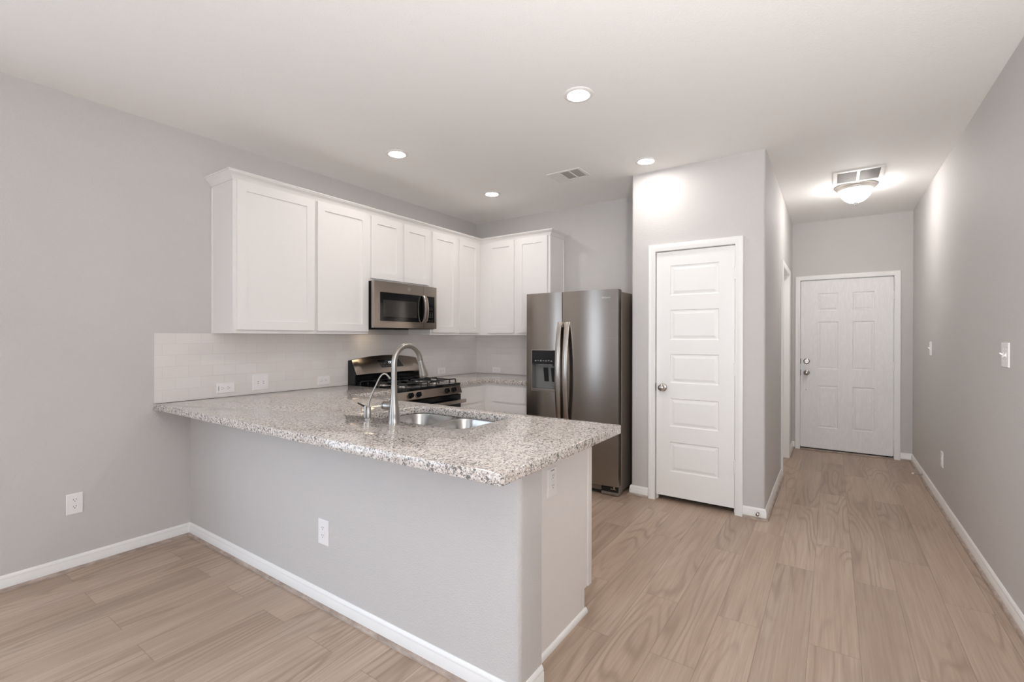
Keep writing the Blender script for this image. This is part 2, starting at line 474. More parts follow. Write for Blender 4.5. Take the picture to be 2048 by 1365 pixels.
# ------------------------------------------------------------------ room shell
T = .12
struct(B().box(XL-T, XR+T, YBH-T, YE+T, -.06, 0).done('floor', 'floor'), 'greige wood-look plank floor running down the hall', 'floor')
struct(B().box(XL-T, XR+T, YBH-T, YE+T, ZC, ZC+.1).done('ceiling', 'ceiling'), 'smooth white ceiling over kitchen and hall', 'ceiling')
b = B(); b.box(XL-T, XL, LWIN[1], YB+T, 0, ZC); b.box(XL-T, XL, YBH-T, LWIN[0], 0, ZC)
b.box(XL-T, XL, LWIN[0], LWIN[1], 0, LWIN[2]); b.box(XL-T, XL, LWIN[0], LWIN[1], LWIN[3], ZC)
struct(b.done('wall_left', 'wall'), 'long greige wall behind the upper cabinets', 'wall')
struct(B().box(XR, XR+T, YBH-T, YE+T, 0, ZC).done('wall_right', 'wall'), 'long greige wall along the right of the hall', 'wall')
struct(B().box(XL, XPL+.11, YB, YB+T, 0, ZC).done('wall_back', 'wall'), 'greige kitchen end wall behind the refrigerator', 'wall')
struct(B().box(XPL, XPL+.11, YP+.11, YB, 0, ZC).done('wall_pantry_side', 'wall'), 'side of the pantry closet next to the refrigerator', 'wall')
# pantry front with bull-nosed corners
DX0, DX1, DZ = -1.217, -.611, 2.06
r = .018
b = B()
b.prism(*plan([(DX0-.001, YP), (DX0-.001, YP+.11), (XPL, YP+.11)]+rcorner(XPL+r, YP+r, r, 180, 270), 0, ZC))
b.prism(*plan([(DX1+.001, YP+.11), (DX1+.001, YP)]+rcorner(XPR-r, YP+r, r, -90, 0)+[(XPR, YP+.11)], 0, ZC))
b.box(DX0-.001, DX1+.001, YP, YP+.11, DZ+.02, ZC)
struct(b.done('wall_pantry_front', 'wall', None, 40), 'greige closet wall that holds the five-panel door', 'wall')
HY0, HY1, HZ = 5.268, 6.095, 2.045
b = B()
b.box(XPR-.11, XPR, YP+.11, HY0-.02, 0, ZC); b.box(XPR-.11, XPR, HY1+.02, YE, 0, ZC); b.box(XPR-.11, XPR, HY0-.02, HY1+.02, HZ+.02, ZC)
struct(b.done('wall_hall', 'wall'), 'left wall of the hall beyond the pantry corner', 'wall')
EX0, EX1, EZ = -.322, .566, 2.042
b = B()
b.box(XPR-.11, EX0-.02, YE, YE+T, 0, ZC); b.box(EX1+.02, XR, YE, YE+T, 0, ZC); b.box(EX0-.02, EX1+.02, YE, YE+T, EZ+.02, ZC)
struct(b.done('wall_entry', 'wall'), 'greige wall at the hall end around the front door', 'wall')
b = B(); xs = [XL]
for (a, c, z0, z1) in WINS:
    b.box(xs[-1], a, YBH-T, YBH, 0, ZC); b.box(a, c, YBH-T, YBH, 0, z0); b.box(a, c, YBH-T, YBH, z1, ZC); xs.append(c)
b.box(xs[-1], XR, YBH-T, YBH, 0, ZC)
struct(b.done('wall_behind', 'wall'), 'greige living room wall with a window behind the camera', 'wall')
for i, (a, c, z0, z1) in enumerate(WINS):
    root = thing('window_%d' % (i+1), 'white framed window behind the camera', 'window', (a, YBH, z0), None, 'structure')
    f = B(); y0, y1 = YBH-.09, YBH-.03; m = (z0+z1)/2
    f.box(a, a+.05, y0, y1, z0, z1); f.box(c-.05, c, y0, y1, z0, z1); f.box(a+.05, c-.05, y0, y1, z0, z0+.05)
    f.box(a+.05, c-.05, y0, y1, z1-.05, z1); f.box(a+.05, c-.05, y0, y1, m-.02, m+.02)
    f.done('window_frame', 'trim', root)
    B().box(a-.03, c+.03, YBH-.03, YBH+.04, z0-.025, z0, .004).done('window_sill', 'trim', root)
y0, y1, z0, z1 = LWIN
root = thing('window_2', 'white sliding glass door in the left wall behind the camera', 'glass door', (XL, y0, z0), None, 'structure')
f = B(); x0, x1 = XL-.09, XL-.03; m = (y0+y1)/2
f.box(x0, x1, y0, y0+.06, z0, z1); f.box(x0, x1, y1-.06, y1, z0, z1); f.box(x0, x1, m-.05, m+.05, z0+.06, z1-.06)
f.box(x0, x1, y0+.06, y1-.06, z0, z0+.06); f.box(x0, x1, y0+.06, y1-.06, z1-.06, z1)
f.done('door_frame', 'trim', root)
# half wall of the peninsula, bull-nosed end
HWX, HWY0, HWY1, ZCT = -.925, 1.407, 1.56, .876
r = .022
struct(B().prism(*plan([(XL, HWY1), (XL, HWY0)]+rcorner(HWX-r, HWY0+r, r, -90, 0)+[(HWX, HWY1)], 0, .862)).done('wall_peninsula', 'wall', None, 40),
       'low textured half wall carrying the granite peninsula', 'wall')
struct(B().prism(*plan([(XL, HWY1), (XL, HWY0-.010)]+rcorner(HWX+.012-.012, HWY0-.010+.012, .012, -90, 0, 3)+[(HWX+.012, HWY1+.03), (HWX-.02, HWY1+.03), (HWX-.02, HWY1)], .8622, .8758)).done('trim_1', 'trim'),
       'thin white cap board on the half wall under the granite', 'trim')

# baseboards, each with its grey-brown shoe moulding
BP = [(0, .017), (.012, .017), (.012, .058), (.0095, .062), (.0105, .066), (.0095, .071), (.006, .078), (.003, .083), (0, .083)]
SP = [(0, 0), (.026, 0), (.0255, .006), (.023, .012), (.019, .016), (.012, .0185), (0, .0185)]
def base(name, path, sign, label, shoe='shoe'):
    o = B().sweep(path, BP, sign).done(name, 'trim', None, 50)
    struct(o, label, 'baseboard')
    B().sweep(path, SP, sign).done('shoe_moulding', shoe, o, 50)
    return o
base('baseboard_left', [(XL, LWIN[1]+.05), (XL, HWY0)], 1, 'white baseboard along the left wall')
base('baseboard_peninsula', [(XL, HWY0), (HWX, HWY0), (HWX, HWY1)], 1, 'white baseboard at the foot of the half wall')
base('baseboard_right', [(XR, YBH), (XR, YE)], -1, 'white baseboard along the right wall')
base('baseboard_pantry_left', [(XPL, YP+.10), (XPL, YP), (DX0-.060, YP)], 1, 'short white baseboard between refrigerator and pantry door')
base('baseboard_pantry_right', [(DX1+.056, YP), (XPR, YP), (XPR, HY0-.060)], 1, 'white baseboard turning the pantry corner into the hall')
base('baseboard_hall', [(XPR, HY1+.060), (XPR, YE), (EX0-.056, YE)], 1, 'short white baseboard in the far hall corner')
base('baseboard_entry', [(EX1+.056, YE), (XR, YE)], 1, 'short white baseboard right of the front door')

# ------------------------------------------------------------------ doors
Z = (0, 0, 1)
PR = [(0, 0), (.007, .0075), (.016, .0075), (.034, .0015), (.036, .0012)]
def knob(parent, at, n, name='knob', s=1.0):
    n = Vector(n)
    k = B().lathe(at, n, [(.033*s, 0), (.033*s, .004), (.029*s, .008), (.013*s, .011), (.0115*s, .026), (.020*s, .032), (.0265*s, .042), (.0275*s, .052), (.024*s, .061), (.014*s, .066), (.001, .067)]).done(name, 'knobmetal', parent, 50)
    k['label'] = 'round satin nickel ' + name
    return k
def hinge(parent, x, y, z):
    h = B().lathe((x, y, z-.045), Z, [(.0065, 0), (.0065, .09)], 10)
    h.lathe((x, y, z+.045), Z, [(.004, 0), (.0075, .004), (.003, .010)], 10)
    h.box(x-.014, x+.014, y+.002, y+.006, z-.044, z+.044)
    return h.done('hinge', 'plate', parent, 40)
# pantry door
root = thing('door_1', 'white five-panel pantry door with round nickel knob', 'door', (DX0, YP, 0), None, 'structure')
w, z0, z1 = .596, .045, 2.053
u0 = -1.211
B().panelled((u0, YP+.004, z0), (1, 0, 0), Z, (0, -1, 0), w, z1-z0, .034,
             [(-1.100-u0, -.726-u0, a-z0, c-z0) for a, c in ((1.693, 1.938), (1.330, 1.576), (.977, 1.215), (.619, .852), (.251, .494))], PR).done('door_leaf', 'door', root)
knob(root, (-1.156, YP+.004, .936), (0, -1, 0))
B().box(DX0-.001, DX0+.0055, YP-.0015, YP+.02, .905, .968, .002).done('strike_plate', 'knobmetal', root)
for z in (1.838, 1.104, .357): hinge(root, -.6125, YP-.006, z)
j = B(); j.box(DX0-.012, DX0, YP, YP+.11, 0, DZ); j.box(DX1, DX1+.012, YP, YP+.11, 0, DZ); j.box(DX0-.012, DX1+.012, YP, YP+.11, DZ, DZ+.012)
j.box(DX0, DX0+.012, YP+.040, YP+.06, 0, DZ); j.box(DX1-.012, DX1, YP+.040, YP+.06, 0, DZ); j.box(DX0, DX1, YP+.040, YP+.06, DZ-.012, DZ)
struct(j.done('trim_2', 'trim'), 'white jamb lining the pantry doorway', 'trim')
struct(casing((0, YP, 0), (1, 0, 0), (0, -1, 0), DX0-.002, DX1+.0, DZ).done('trim_3', 'trim', None, 30), 'white moulded casing around the pantry door', 'trim')
# closet behind the door: dark back so the gap under the leaf stays dark
struct(B().box(XPL+.11, XPR-.11, YB, YB+T, 0, ZC).done('wall_closet', 'wall'), 'inside back wall of the pantry closet', 'wall')
# front door
root = thing('door_2', 'white six-panel front door with wood grain at the hall end', 'door', (EX0, YE, 0), None, 'structure')
u0, z0, z1, w = -.316, .027, 2.034, .874
cols = ((-.146, .057), (.193, .396)); rows = ((1.671, 1.880), (.977, 1.541), (.275, .779))
B().panelled((u0, YE+.012, z0), (1, 0, 0), Z, (0, -1, 0), w, z1-z0, .044,
             [(a-u0, c-u0, d-z0, e-z0) for a, c in cols for d, e in rows], [(0, 0), (.008, .008), (.016, .008), (.030, .003), (.031, .0028)]).done('door_leaf', 'entry', root)
knob(root, (-.257, YE+.012, .927), (0, -1, 0))
B().lathe((-.257, YE+.012, 1.066), (0, -1, 0), [(.033, 0), (.033, .006), (.028, .011), (.021, .012), (.021, .016)]).done('deadbolt', 'knobmetal', root, 40)['label'] = 'round nickel deadbolt rose'
B().box(-.274, -.240, YE-.022, YE-.004, 1.060, 1.072, .003).done('thumb_turn', 'knobmetal', root)
B().box(EX0-.003, EX0+.004, YE-.001, YE+.03, .893, .962).done('strike_plate', 'dark', root)
B().box(EX0-.003, EX0+.004, YE-.001, YE+.03, 1.035, 1.098).done('strike_plate', 'dark', root)
for z in (1.828, 1.035, .262): hinge(root, .5635, YE-.004, z)
B().lathe((-.262, YE+.0125, .722), (0, -1, 0), [(.004, 0), (.004, .0012)], 10).done('screw_hole', 'dark', root)
j = B(); j.box(EX0-.012, EX0, YE, YE+T, 0, EZ); j.box(EX1, EX1+.012, YE, YE+T, 0, EZ); j.box(EX0-.012, EX1+.012, YE, YE+T, EZ, EZ+.012)
j.box(EX0, EX0+.012, YE+.058, YE+T, 0, EZ); j.box(EX1-.012, EX1, YE+.058, YE+T, 0, EZ); j.box(EX0, EX1, YE+.058, YE+T, EZ-.012, EZ)
struct(j.done('trim_4', 'trim'), 'white jamb lining the front doorway', 'trim')
struct(casing((0, YE, 0), (1, 0, 0), (0, -1, 0), EX0-.0, EX1+.003, EZ, .054).done('trim_5', 'trim', None, 30), 'white moulded casing around the front door', 'trim')
struct(B().box(EX0, EX1, YE-.035, YE+T, 0, .014, .003).done('trim_6', 'shoe'), 'brown threshold under the front door', 'trim')
struct(B().box(EX0, EX1, YE+.03, YE+T, .014, .026).done('trim_7', 'dark'), 'dark weather strip under the front door', 'trim')
# side doorway off the hall, with its door closed inside the jamb
root = thing('door_3', 'white side door set back in the hall doorway', 'door', (XPR, HY0, 0), None, 'structure')
B().panelled((XPR-.070, HY0+.004, .012), (0, 1, 0), Z, (1, 0, 0), HY1-HY0-.008, 2.025, .035,
             [(.11, .71, a, c) for a, c in ((1.66, 1.90), (1.30, 1.54), (.94, 1.18), (.58, .82), (.21, .46))], PR).done('door_leaf', 'door', root)
knob(root, (XPR-.070, HY0+.07, .93), (1, 0, 0), s=.9)
j = B(); j.box(XPR-.11, XPR, HY0-.012, HY0, 0, HZ); j.box(XPR-.11, XPR, HY1, HY1+.012, 0, HZ); j.box(XPR-.11, XPR, HY0-.012, HY1+.012, HZ, HZ+.012)
j.box(XPR-.069, XPR-.057, HY1-.012, HY1, 0, HZ); j.box(XPR-.069, XPR-.057, HY0, HY0+.012, 0, HZ)
struct(j.done('trim_8', 'trim'), 'white jamb lining the side doorway in the hall', 'trim')
struct(casing((XPR, 0, 0), (0, 1, 0), (1, 0, 0), HY0, HY1, HZ).done('trim_9', 'trim', None, 30), 'white casing around the side doorway in the hall', 'trim')

# ------------------------------------------------------------------ upper cabinets
XF, YF = XL+.305, YB-.305          # face-frame planes
DT = .020
SH = [(0, 0), (.001, .010), (.003, .010)]
ZU0, ZU1 = 1.372, 2.440
def shaker(parent, O, U, N, w, h, rail=.062, name='door'):
    return B().panelled(O, U, Z, N, w, h, DT-.001, [(rail, w-rail, rail, h-rail)], SH).done(name, 'cabinet', parent)
def upper_left(y0, y1, z0, doors, label, side=False):
    root = thing('upper_cabinet', label, 'cabinet', (XL, y0, z0), 'white shaker upper cabinets')
    b = B(); b.box(XL+.002, XF, y0+.0005, y1-.0005, z0, ZU1-.012)
    if side: b.box(XL+.002, XL+.022, y0-.006, y0, z0, ZU1-.05); b.box(XF-.02, XF+.0, y0-.002, y0, z0, ZU1-.05)
    b.done('carcass', 'cabinet', root)
    for a, c, d, e in doors: shaker(root, (XF+DT, a, d), (0, 1, 0), (1, 0, 0), c-a, e-d)
    return root
DZ0, DZ1 = 1.397, 2.402
upper_left(1.540, 2.143, ZU0, [(1.560, 2.129, DZ0, DZ1)], 'wide single-door white upper cabinet at the free left end', True)
upper_left(2.143, 2.648, ZU0, [(2.156, 2.636, DZ0, DZ1)], 'single-door white upper cabinet just left of the microwave')
upper_left(2.648, 3.402, 1.836, [(2.668, 3.018, 1.860, DZ1), (3.044, 3.378, 1.860, DZ1)], 'short two-door white upper cabinet above the microwave')
upper_left(3.402, YF-.001, ZU0, [(3.424, 3.790, DZ0, DZ1), (3.829, 4.163, DZ0, DZ1)], 'two-door white upper cabinet between microwave and inside corner')
XU1 = -2.400
root = thing('upper_cabinet', 'two-door white upper cabinet on the end wall beside the refrigerator', 'cabinet', (XL, YB, ZU0), 'white shaker upper cabinets')
b = B(); b.box(XL+.002, XU1, YF, YB-.002, ZU0, ZU1-.012); b.box(XU1, XU1+.006, YB-.022, YB-.002, ZU0, ZU1-.05)
b.done('carcass', 'cabinet', root)
for a, c in ((-3.199, -2.842), (-2.797, -2.429)): shaker(root, (a, YF-DT, DZ0), (1, 0, 0), (0, -1, 0), c-a, DZ1-DZ0)
CR = [(.0008, 2.404), (.006, 2.404), (.008, 2.412), (.014, 2.418), (.018, 2.428), (.026, 2.436), (.036, 2.441), (.043, 2.447), (.044, 2.452), (.050, 2.453), (.050, 2.459), (.0008, 2.459)]
tag(B().sweep([(XL+.001, 1.540), (XF, 1.540), (XF, YF), (XU1, YF), (XU1, YB-.001)], CR, 1).done('crown_moulding', 'cabinet', None, 35),
    'white crown moulding running along the tops of the upper cabinets', 'moulding')
# fill behind crown
# ------------------------------------------------------------------ backsplash
SX, SY = XL+.008, YB-.008
tag(B().box(XL+.0005, SX, 1.198, YB-.0005, .9165, 1.3715).done('tile_backsplash', 'tile_y'), 'white subway tile backsplash on the left wall behind the range', 'backsplash')
tag(B().box(SX+.0005, XU1+.0, SY, YB-.0005, .9165, 1.3715).done('tile_backsplash', 'tile_x'), 'white subway tile backsplash on the end wall beside the refrigerator', 'backsplash')

# ------------------------------------------------------------------ base cabinets
XBF, YBF = XL+.61, YB-.61
def base_box(root, x0, x1, y0, y1, kick):
    b = B(); b.box(x0, x1, y0, y1, .1143, ZCT-.0005)
    k = dict(zip('abcd', (x0, x1, y0, y1)))
    if kick == 'x': b.box(x0, x1-.07, y0, y1, 0, .1143)
    elif kick == 'y-': b.box(x0, x1, y0+.07, y1, 0, .1143)
    elif kick == 'y+': b.box(x0, x1, y0, y1-.07, 0, .1143)
    return b.done('carcass', 'cabinet', root)
G = 'white base cabinets'
root = thing('base_cabinet', 'white base cabinet between peninsula and range', 'cabinet', (XL, 2.17, 0), G)
base_box(root, XL+.002, XBF, 2.172, 2.655, 'x')
shaker(root, (XBF+DT, 2.24, .69), (0, 1, 0), (1, 0, 0), .395, .16, .03, 'drawer')
shaker(root, (XBF+DT, 2.24, .135), (0, 1, 0), (1, 0, 0), .395, .52)
root = thing('base_cabinet', 'white base cabinet right of the range under the corner countertop', 'cabinet', (XL, 3.46, 0), G)
base_box(root, XL+.002, XBF, 3.467, YBF-.001, 'x')
B().panelled((XBF+DT, 3.49, .690), (0, 1, 0), Z, (1, 0, 0), .350, .160, DT-.001, [], None).done('drawer', 'cabinet', root)
shaker(root, (XBF+DT, 3.49, .135), (0, 1, 0), (1, 0, 0), .350, .520)
root = thing('base_cabinet', 'white base cabinet on the end wall left of the refrigerator', 'cabinet', (XL, YB, 0), G)
base_box(root, XL+.002, -2.404, YBF, YB-.002, 'y-')
B().panelled((-2.905, YBF-DT, .690), (1, 0, 0), Z, (0, -1, 0), .476, .160, DT-.001, [], None).done('drawer', 'cabinet', root)
shaker(root, (-2.905, YBF-DT, .135), (1, 0, 0), (0, -1, 0), .476, .520)
# peninsula cabinets (kitchen side) and their end panel
PX, PY = -1.000, 2.170
for x0, x1, lab, nd in ((XBF+.002, -2.235, 'white peninsula cabinet in the corner left of the sink', 1), (-2.233, -1.340, 'white sink base cabinet under the double bowl', 2), (-1.338, PX-.016, 'narrow white peninsula cabinet behind the end panel', 1)):
    root = thing('base_cabinet', lab, 'cabinet', (x0, PY, 0), G)
    b = B(); b.box(x0, x1, HWY1+.002, HWY1+.02, .0, .862); b.box(x0, x1, PY-.02, PY, .1143, ZCT-.0005)
    b.box(x0, x0+.016, HWY1+.02, PY-.02, .1143, ZCT-.0005); b.box(x1-.016, x1, HWY1+.02, PY-.02, .1143, ZCT-.0005)
    b.box(x0, x1, HWY1+.02, PY-.02, .1143, .13); b.box(x0, x1, PY-.09, PY-.07, 0, .1143)
    b.done('carcass', 'cabinet', root)
    ww = (x1-x0-.03)/nd
    for k in range(nd):
        a = x1-.015-k*ww
        shaker(root, (a, PY+DT, .69), (-1, 0, 0), (0, 1, 0), ww-.012, .16, .03, 'drawer')
        shaker(root, (a, PY+DT, .135), (-1, 0, 0), (0, 1, 0), ww-.012, .52)
root = thing('peninsula_end_panel', 'white flat end panel of the peninsula with toe-kick notch', 'panel', (PX, HWY1, 0))
b = B().prism([(PX-.015, HWY1+.001, 0), (PX-.015, PY-.072, 0), (PX-.015, PY-.072, .1143), (PX-.015, PY, .1143), (PX-.015, PY, ZCT-.0005), (PX-.015, HWY1+.001, ZCT-.0005)], (.015, 0, 0))
b.done('panel', 'cabinet', root)
B().box(PX, PX+.004, PY-.038, PY+.001, .1143, ZCT-.001).done('edge_stile', 'cabinet', root)
B().sweep([(PX, HWY1+.001), (PX, PY-.062)], [(0, 0), (.014, 0), (.0135, .006), (.011, .014), (.006, .020), (0, .022)], 1).done('shoe_moulding', 'trim', root, 50)

# ------------------------------------------------------------------ granite
CZ0, CZ1 = .876, .916
SKX0, SKX1, SKY0, SKY1 = -2.135, -1.425, 1.662, 2.108
outer = [(XL+.0005, 1.195)]+rcorner(-.8555-.022, 1.195+.022, .022, -90, 0, 5)+rcorner(-.8555-.012, 2.211-.012, .012, 0, 90, 3)+[(-2.97, 2.211), (-2.97, 2.655), (XL+.0005, 2.655)]
cut = rrect(SKX0, SKX1, SKY0, SKY1, .085, 8)[::-1]
tag(curve_plate([outer, cut], CZ0, CZ1, .003).done('countertop', 'granite', None, 30), 'speckled granite countertop over the peninsula, cut out for the sink', 'countertop')
o2 = [(XL+.0005, 3.459), (-2.97, 3.459), (-2.97, 3.87), (-2.402, 3.87), (-2.402, YB-.0005), (XL+.0005, YB-.0005)]
tag(curve_plate([o2], CZ0, CZ1, .003).done('countertop', 'granite', None, 30), 'speckled granite corner countertop between range and refrigerator', 'countertop')

# sink
root = thing('kitchen_sink', 'undermount stainless double-bowl sink in the granite peninsula', 'sink', ((SKX0+SKX1)/2, (SKY0+SKY1)/2, .70))
xm = -1.800
for x0, x1 in ((SKX0-.006, xm-.012), (xm+.012, SKX1+.006)):
    y0, y1 = SKY0-.006, SKY1+.006
    fr = lambda i, z, rr: [(px, py, z) for px, py in rrect(x0+i, x1-i, y0+i, y1-i, rr, 8)]
    b = B().rings([fr(-.011, .8745, .090), fr(0, .8745, .085), fr(.004, .866, .083), fr(.010, .74, .078), fr(.022, .705, .07), fr(.055, .690, .05)], False, True)
    bw = b.done('bowl', 'sink', root, 40)
    B().lathe(((x0+x1)/2, (y0+y1)/2, .6905), Z, [(.045, 0), (.043, .003), (.030, .001), (.012, .0005)], 24).done('drain', 'knobmetal', bw, 40)

# faucet
FX, FY = -1.819, 1.614
root = thing('kitchen_faucet', 'tall brushed nickel gooseneck pull-down faucet at the sink', 'faucet', (FX, FY, CZ1))
B().lathe((FX, FY, CZ1), Z, [(.0305, 0), (.0305, .003), (.029, .006), (.0285, .030), (.0265, .055), (.0225, .085), (.0185, .115), (.0158, .150), (.0150, .190)], 32).done('body', 'nickel', root, 40)
pts = [(FX, FY, 1.106)]; R = .091; zs = 1.213
pts += [(FX, FY, 1.106+(zs-1.106)*k/4) for k in (1, 2, 3, 4)]
for k in range(1, 15):
    a = math.pi-math.pi*.955*k/14; pts.append((FX, FY+R+R*math.cos(a), zs+R*math.sin(a)))
B().tube(pts, .0140, 20).done('spout', 'nickel', root, 60)
p = Vector(pts[-1]); d = (Vector(pts[-1])-Vector(pts[-2])).normalized(); d = (d+Vector((0, .06, 0))).normalized()
B().lathe(p, d, [(.0145, -.001), (.0148, 0), (.0155, .02), (.0190, .05), (.0228, .08), (.0240, .092), (.0220, .0955)], 28).done('spray_head', 'nickel', root, 40)
B().lathe(p-d*.0015, d, [(.0149, 0), (.0149, .0012)], 28).done('seam_ring', 'dark', root)
hz = 1.000
hd = Vector((-1, -.12, 0)).normalized()
hh = B().lathe((FX, FY, hz), hd, [(.0185, .012), (.0215, .030), (.0225, .056)], 24)
h = hh.done('handle', 'nickel', root, 40)
B().lathe(Vector((FX, FY, hz))+hd*.056, hd, [(.0215, 0), (.0215, .003)], 24).done('seam_ring', 'dark', h)
B().lathe(Vector((FX, FY, hz))+hd*.059, hd, [(.0225, 0), (.0215, .010), (.016, .015), (.002, .016)], 24).done('handle_cap', 'nickel', h, 40)
B().tube([Vector((FX, FY, hz))+hd*.064+Vector((0, 0, .0)), Vector((FX, FY, hz))+hd*.070+Vector((0, .02, .012)), Vector((FX, FY, hz))+hd*.074+Vector((0, .065, .030))], [.006, .0055, .0045], 10).done('lever', 'nickel', h, 60)

# filtered-water tap
AX, AY = -2.036, 1.632
root = thing('water_filter_tap', 'slim nickel filtered-water tap with black lever left of the faucet', 'tap', (AX, AY, CZ1))
b = B().lathe((AX, AY, CZ1), Z, [(.022, 0), (.022, .002), (.012, .004), (.0115, .056), (.009, .060)], 20)
b.done('body', 'nickel', root, 40)
B().lathe((AX-.013, AY-.012, CZ1+.004), Z, [(.0085, 0), (.0085, .052), (.007, .060), (.002, .064)], 16).done('valve', 'nickel', root, 40)
B().tube([(AX-.010, AY-.010, CZ1+.060), (AX-.030, AY-.015, CZ1+.066), (AX-.062, AY-.022, CZ1+.078)], [.005, .0048, .004], 10).done('lever', 'matte', root, 60)
dirv = Vector((.62, .78, 0))
nk = [(0, .975), (0, .990), (.004, 1.010), (.022, 1.055), (.044, 1.105), (.056, 1.130), (.067, 1.145), (.079, 1.151), (.091, 1.147), (.101, 1.136), (.110, 1.122)]
B().tube([Vector((AX, AY, 0))+dirv*q+Vector((0, 0, zz)) for q, zz in nk], [.0048]*8+[.0048, .0052, .0060], 12).done('spout', 'nickel', root, 60)

# ------------------------------------------------------------------ range
RY0, RY1 = 2.660, 3.453
root = thing('gas_range', 'freestanding stainless gas range with black cooktop and arched backguard', 'range', (XL+.02, (RY0+RY1)/2, 0))
RW = RY1-RY0
B().box(XL+.012, -2.985, RY0, RY1, .02, .888).done('body', 'matte', root)
ct_ = B(); ct_.box(XL+.10, -2.957, RY0-.002, RY1+.002, .888, .912, .006, 2)
ct_.done('cooktop', 'black', root, 40)
# backguard: black housing + arched stainless face
def arch(t): return 1.140+.036*(1-(2*t-1)**2)
NA = 16
hb = B()
loops = []
for k in range(NA+1):
    t = k/NA; y = RY0+RW*t; za = arch(t)
    loops.append([(XL+.012, y, .90), (XL+.012, y, za-.004), (-3.566, y, za-.002), (-3.492, y, 1.010), (-3.502, y, .995), (-3.502, y, .90)])
hb.rings(loops).done('backguard', 'black', root)
fb = B(); loops = []
for k in range(NA+1):
    t = k/NA; y = RY0+.004+(RW-.008)*t; za = arch(t)
    bl = .006 if k in (0, NA) else 0
    loops.append([(-3.560, y, za), (-3.5545, y, za-.004), (-3.484+(-bl), y, 1.016), (-3.486, y, 1.010), (-3.500, y, 1.014), (-3.572, y, za-.002)])
fp = fb.rings(loops).done('backguard_face', 'steel_y', root, 40)
nrm = Vector((.16, 0, .07)).normalized()
vdir = Vector((-.0705, 0, .142)).normalized()
def onface(y, z):
    t = (z-1.016)/(arch((y-RY0)/RW)-.004-1.016); return Vector((-3.484-.0705*t, y, z))
ys = (2.925, 3.232)
q = [onface(2.962, 1.062), onface(3.232, 1.062), onface(3.196, 1.132), onface(2.930, 1.132)]
B().prism([p+nrm*.0015 for p in q], -nrm*.004).done('display', 'black', root)
nn = vdir.cross(Vector((0, 1, 0))); 
text('1:57', .030, frame_m(onface(3.075, 1.106)+nrm*.0022, (0, 1, 0), vdir), 'clock_digits', 'digits', fp, .0003)
for k, yy in enumerate((2.990, 3.022, 3.054, 3.086, 3.118, 3.150)):
    B().prism([onface(yy-.006, 1.070)+nrm*.0022, onface(yy+.006, 1.070)+nrm*.0022, onface(yy+.006, 1.078)+nrm*.0022, onface(yy-.006, 1.078)+nrm*.0022], nrm*.0003).done('key_mark', 'label_grey', fp)
for yy in (2.972, 3.002):
    B().prism([onface(yy-.006, 1.094)+nrm*.0022, onface(yy+.006, 1.094)+nrm*.0022, onface(yy+.006, 1.100)+nrm*.0022, onface(yy-.006, 1.100)+nrm*.0022], nrm*.0003).done('key_mark', 'label_grey', fp)
# burners and grates
for x, y, r in ((-3.36, RY0+.19, .040), (-3.36, RY1-.19, .036), (-3.11, RY0+.19, .048), (-3.11, RY1-.19, .044)):
    bu = B().lathe((x, y, .912), Z, [(r+.030, 0), (r+.028, .003), (r+.004, .004), (r+.002, .010)], 24).done('burner', 'knobmetal', root, 40)
    B().lathe((x, y, .922), Z, [(r, 0), (r, .006), (r-.004, .009)], 24).done('burner_cap', 'iron', bu, 40)
for y0, y1 in ((RY0+.035, RY0+RW/2-.012), (RY0+RW/2+.012, RY1-.035)):
    g = B(); x0, x1, zt, rr = -3.475, -2.990, .950, .0055
    ym = (y0+y1)/2; xm2 = (x0+x1)/2
    def bar(pts): g.tube(pts, rr, 8)
    for xx in (x0, xm2, x1): bar([(xx, y0, .914), (xx, y0, zt-.008), (xx, y0+.008, zt), (xx, y1-.008, zt), (xx, y1, zt-.008), (xx, y1, .914)])
    for yy in (y0+.085, y1-.085): bar([(x0-.002, yy, .914), (x0-.002, yy, zt-.008), (x0+.008, yy, zt), (x1-.008, yy, zt), (x1+.002, yy, zt-.008), (x1+.002, yy, .914)])
    bar([(x0, ym, zt), (xm2-.165, ym, zt-.002)]); bar([(xm2-.085, ym, zt-.002), (xm2+.085, ym, zt)]); bar([(xm2+.165, ym, zt-.002), (x1, ym, zt)])
    g.done('grate', 'iron', root, 60)
# control panel, knobs
cp = B().prism([(-2.985, RY0, .886), (-2.962, RY0, .886), (-2.938, RY0, .820), (-2.942, RY0, .814), (-2.985, RY0, .814)], (0, RW, 0)).done('control_panel', 'steel_y', root)
kn = Vector((.066, 0, .024)).normalized()
for y in (2.795, 2.890, 3.245, 3.338):
    z = .851; at = Vector((-2.962+.024*(.886-z)/.066, y, z))
    k = B().lathe(at, kn, [(.024, 0), (.024, .006), (.0215, .009), (.020, .026), (.018, .029)], 24)
    k.box(-.004, .004, -.019, .019, 0, .0001) if False else None
    kb = k.done('knob', 'black', root, 40)
    vv = Vector((-kn.z, 0, kn.x))
    u = Vector((0, 1, 0))
    qq = [at+kn*.026+u*(-.0045)+vv*.019, at+kn*.026+u*.0045+vv*.019, at+kn*.026+u*.0045-vv*.019, at+kn*.026-u*.0045-vv*.019]
    B().prism(qq, kn*.011).done('grip', 'black', kb)
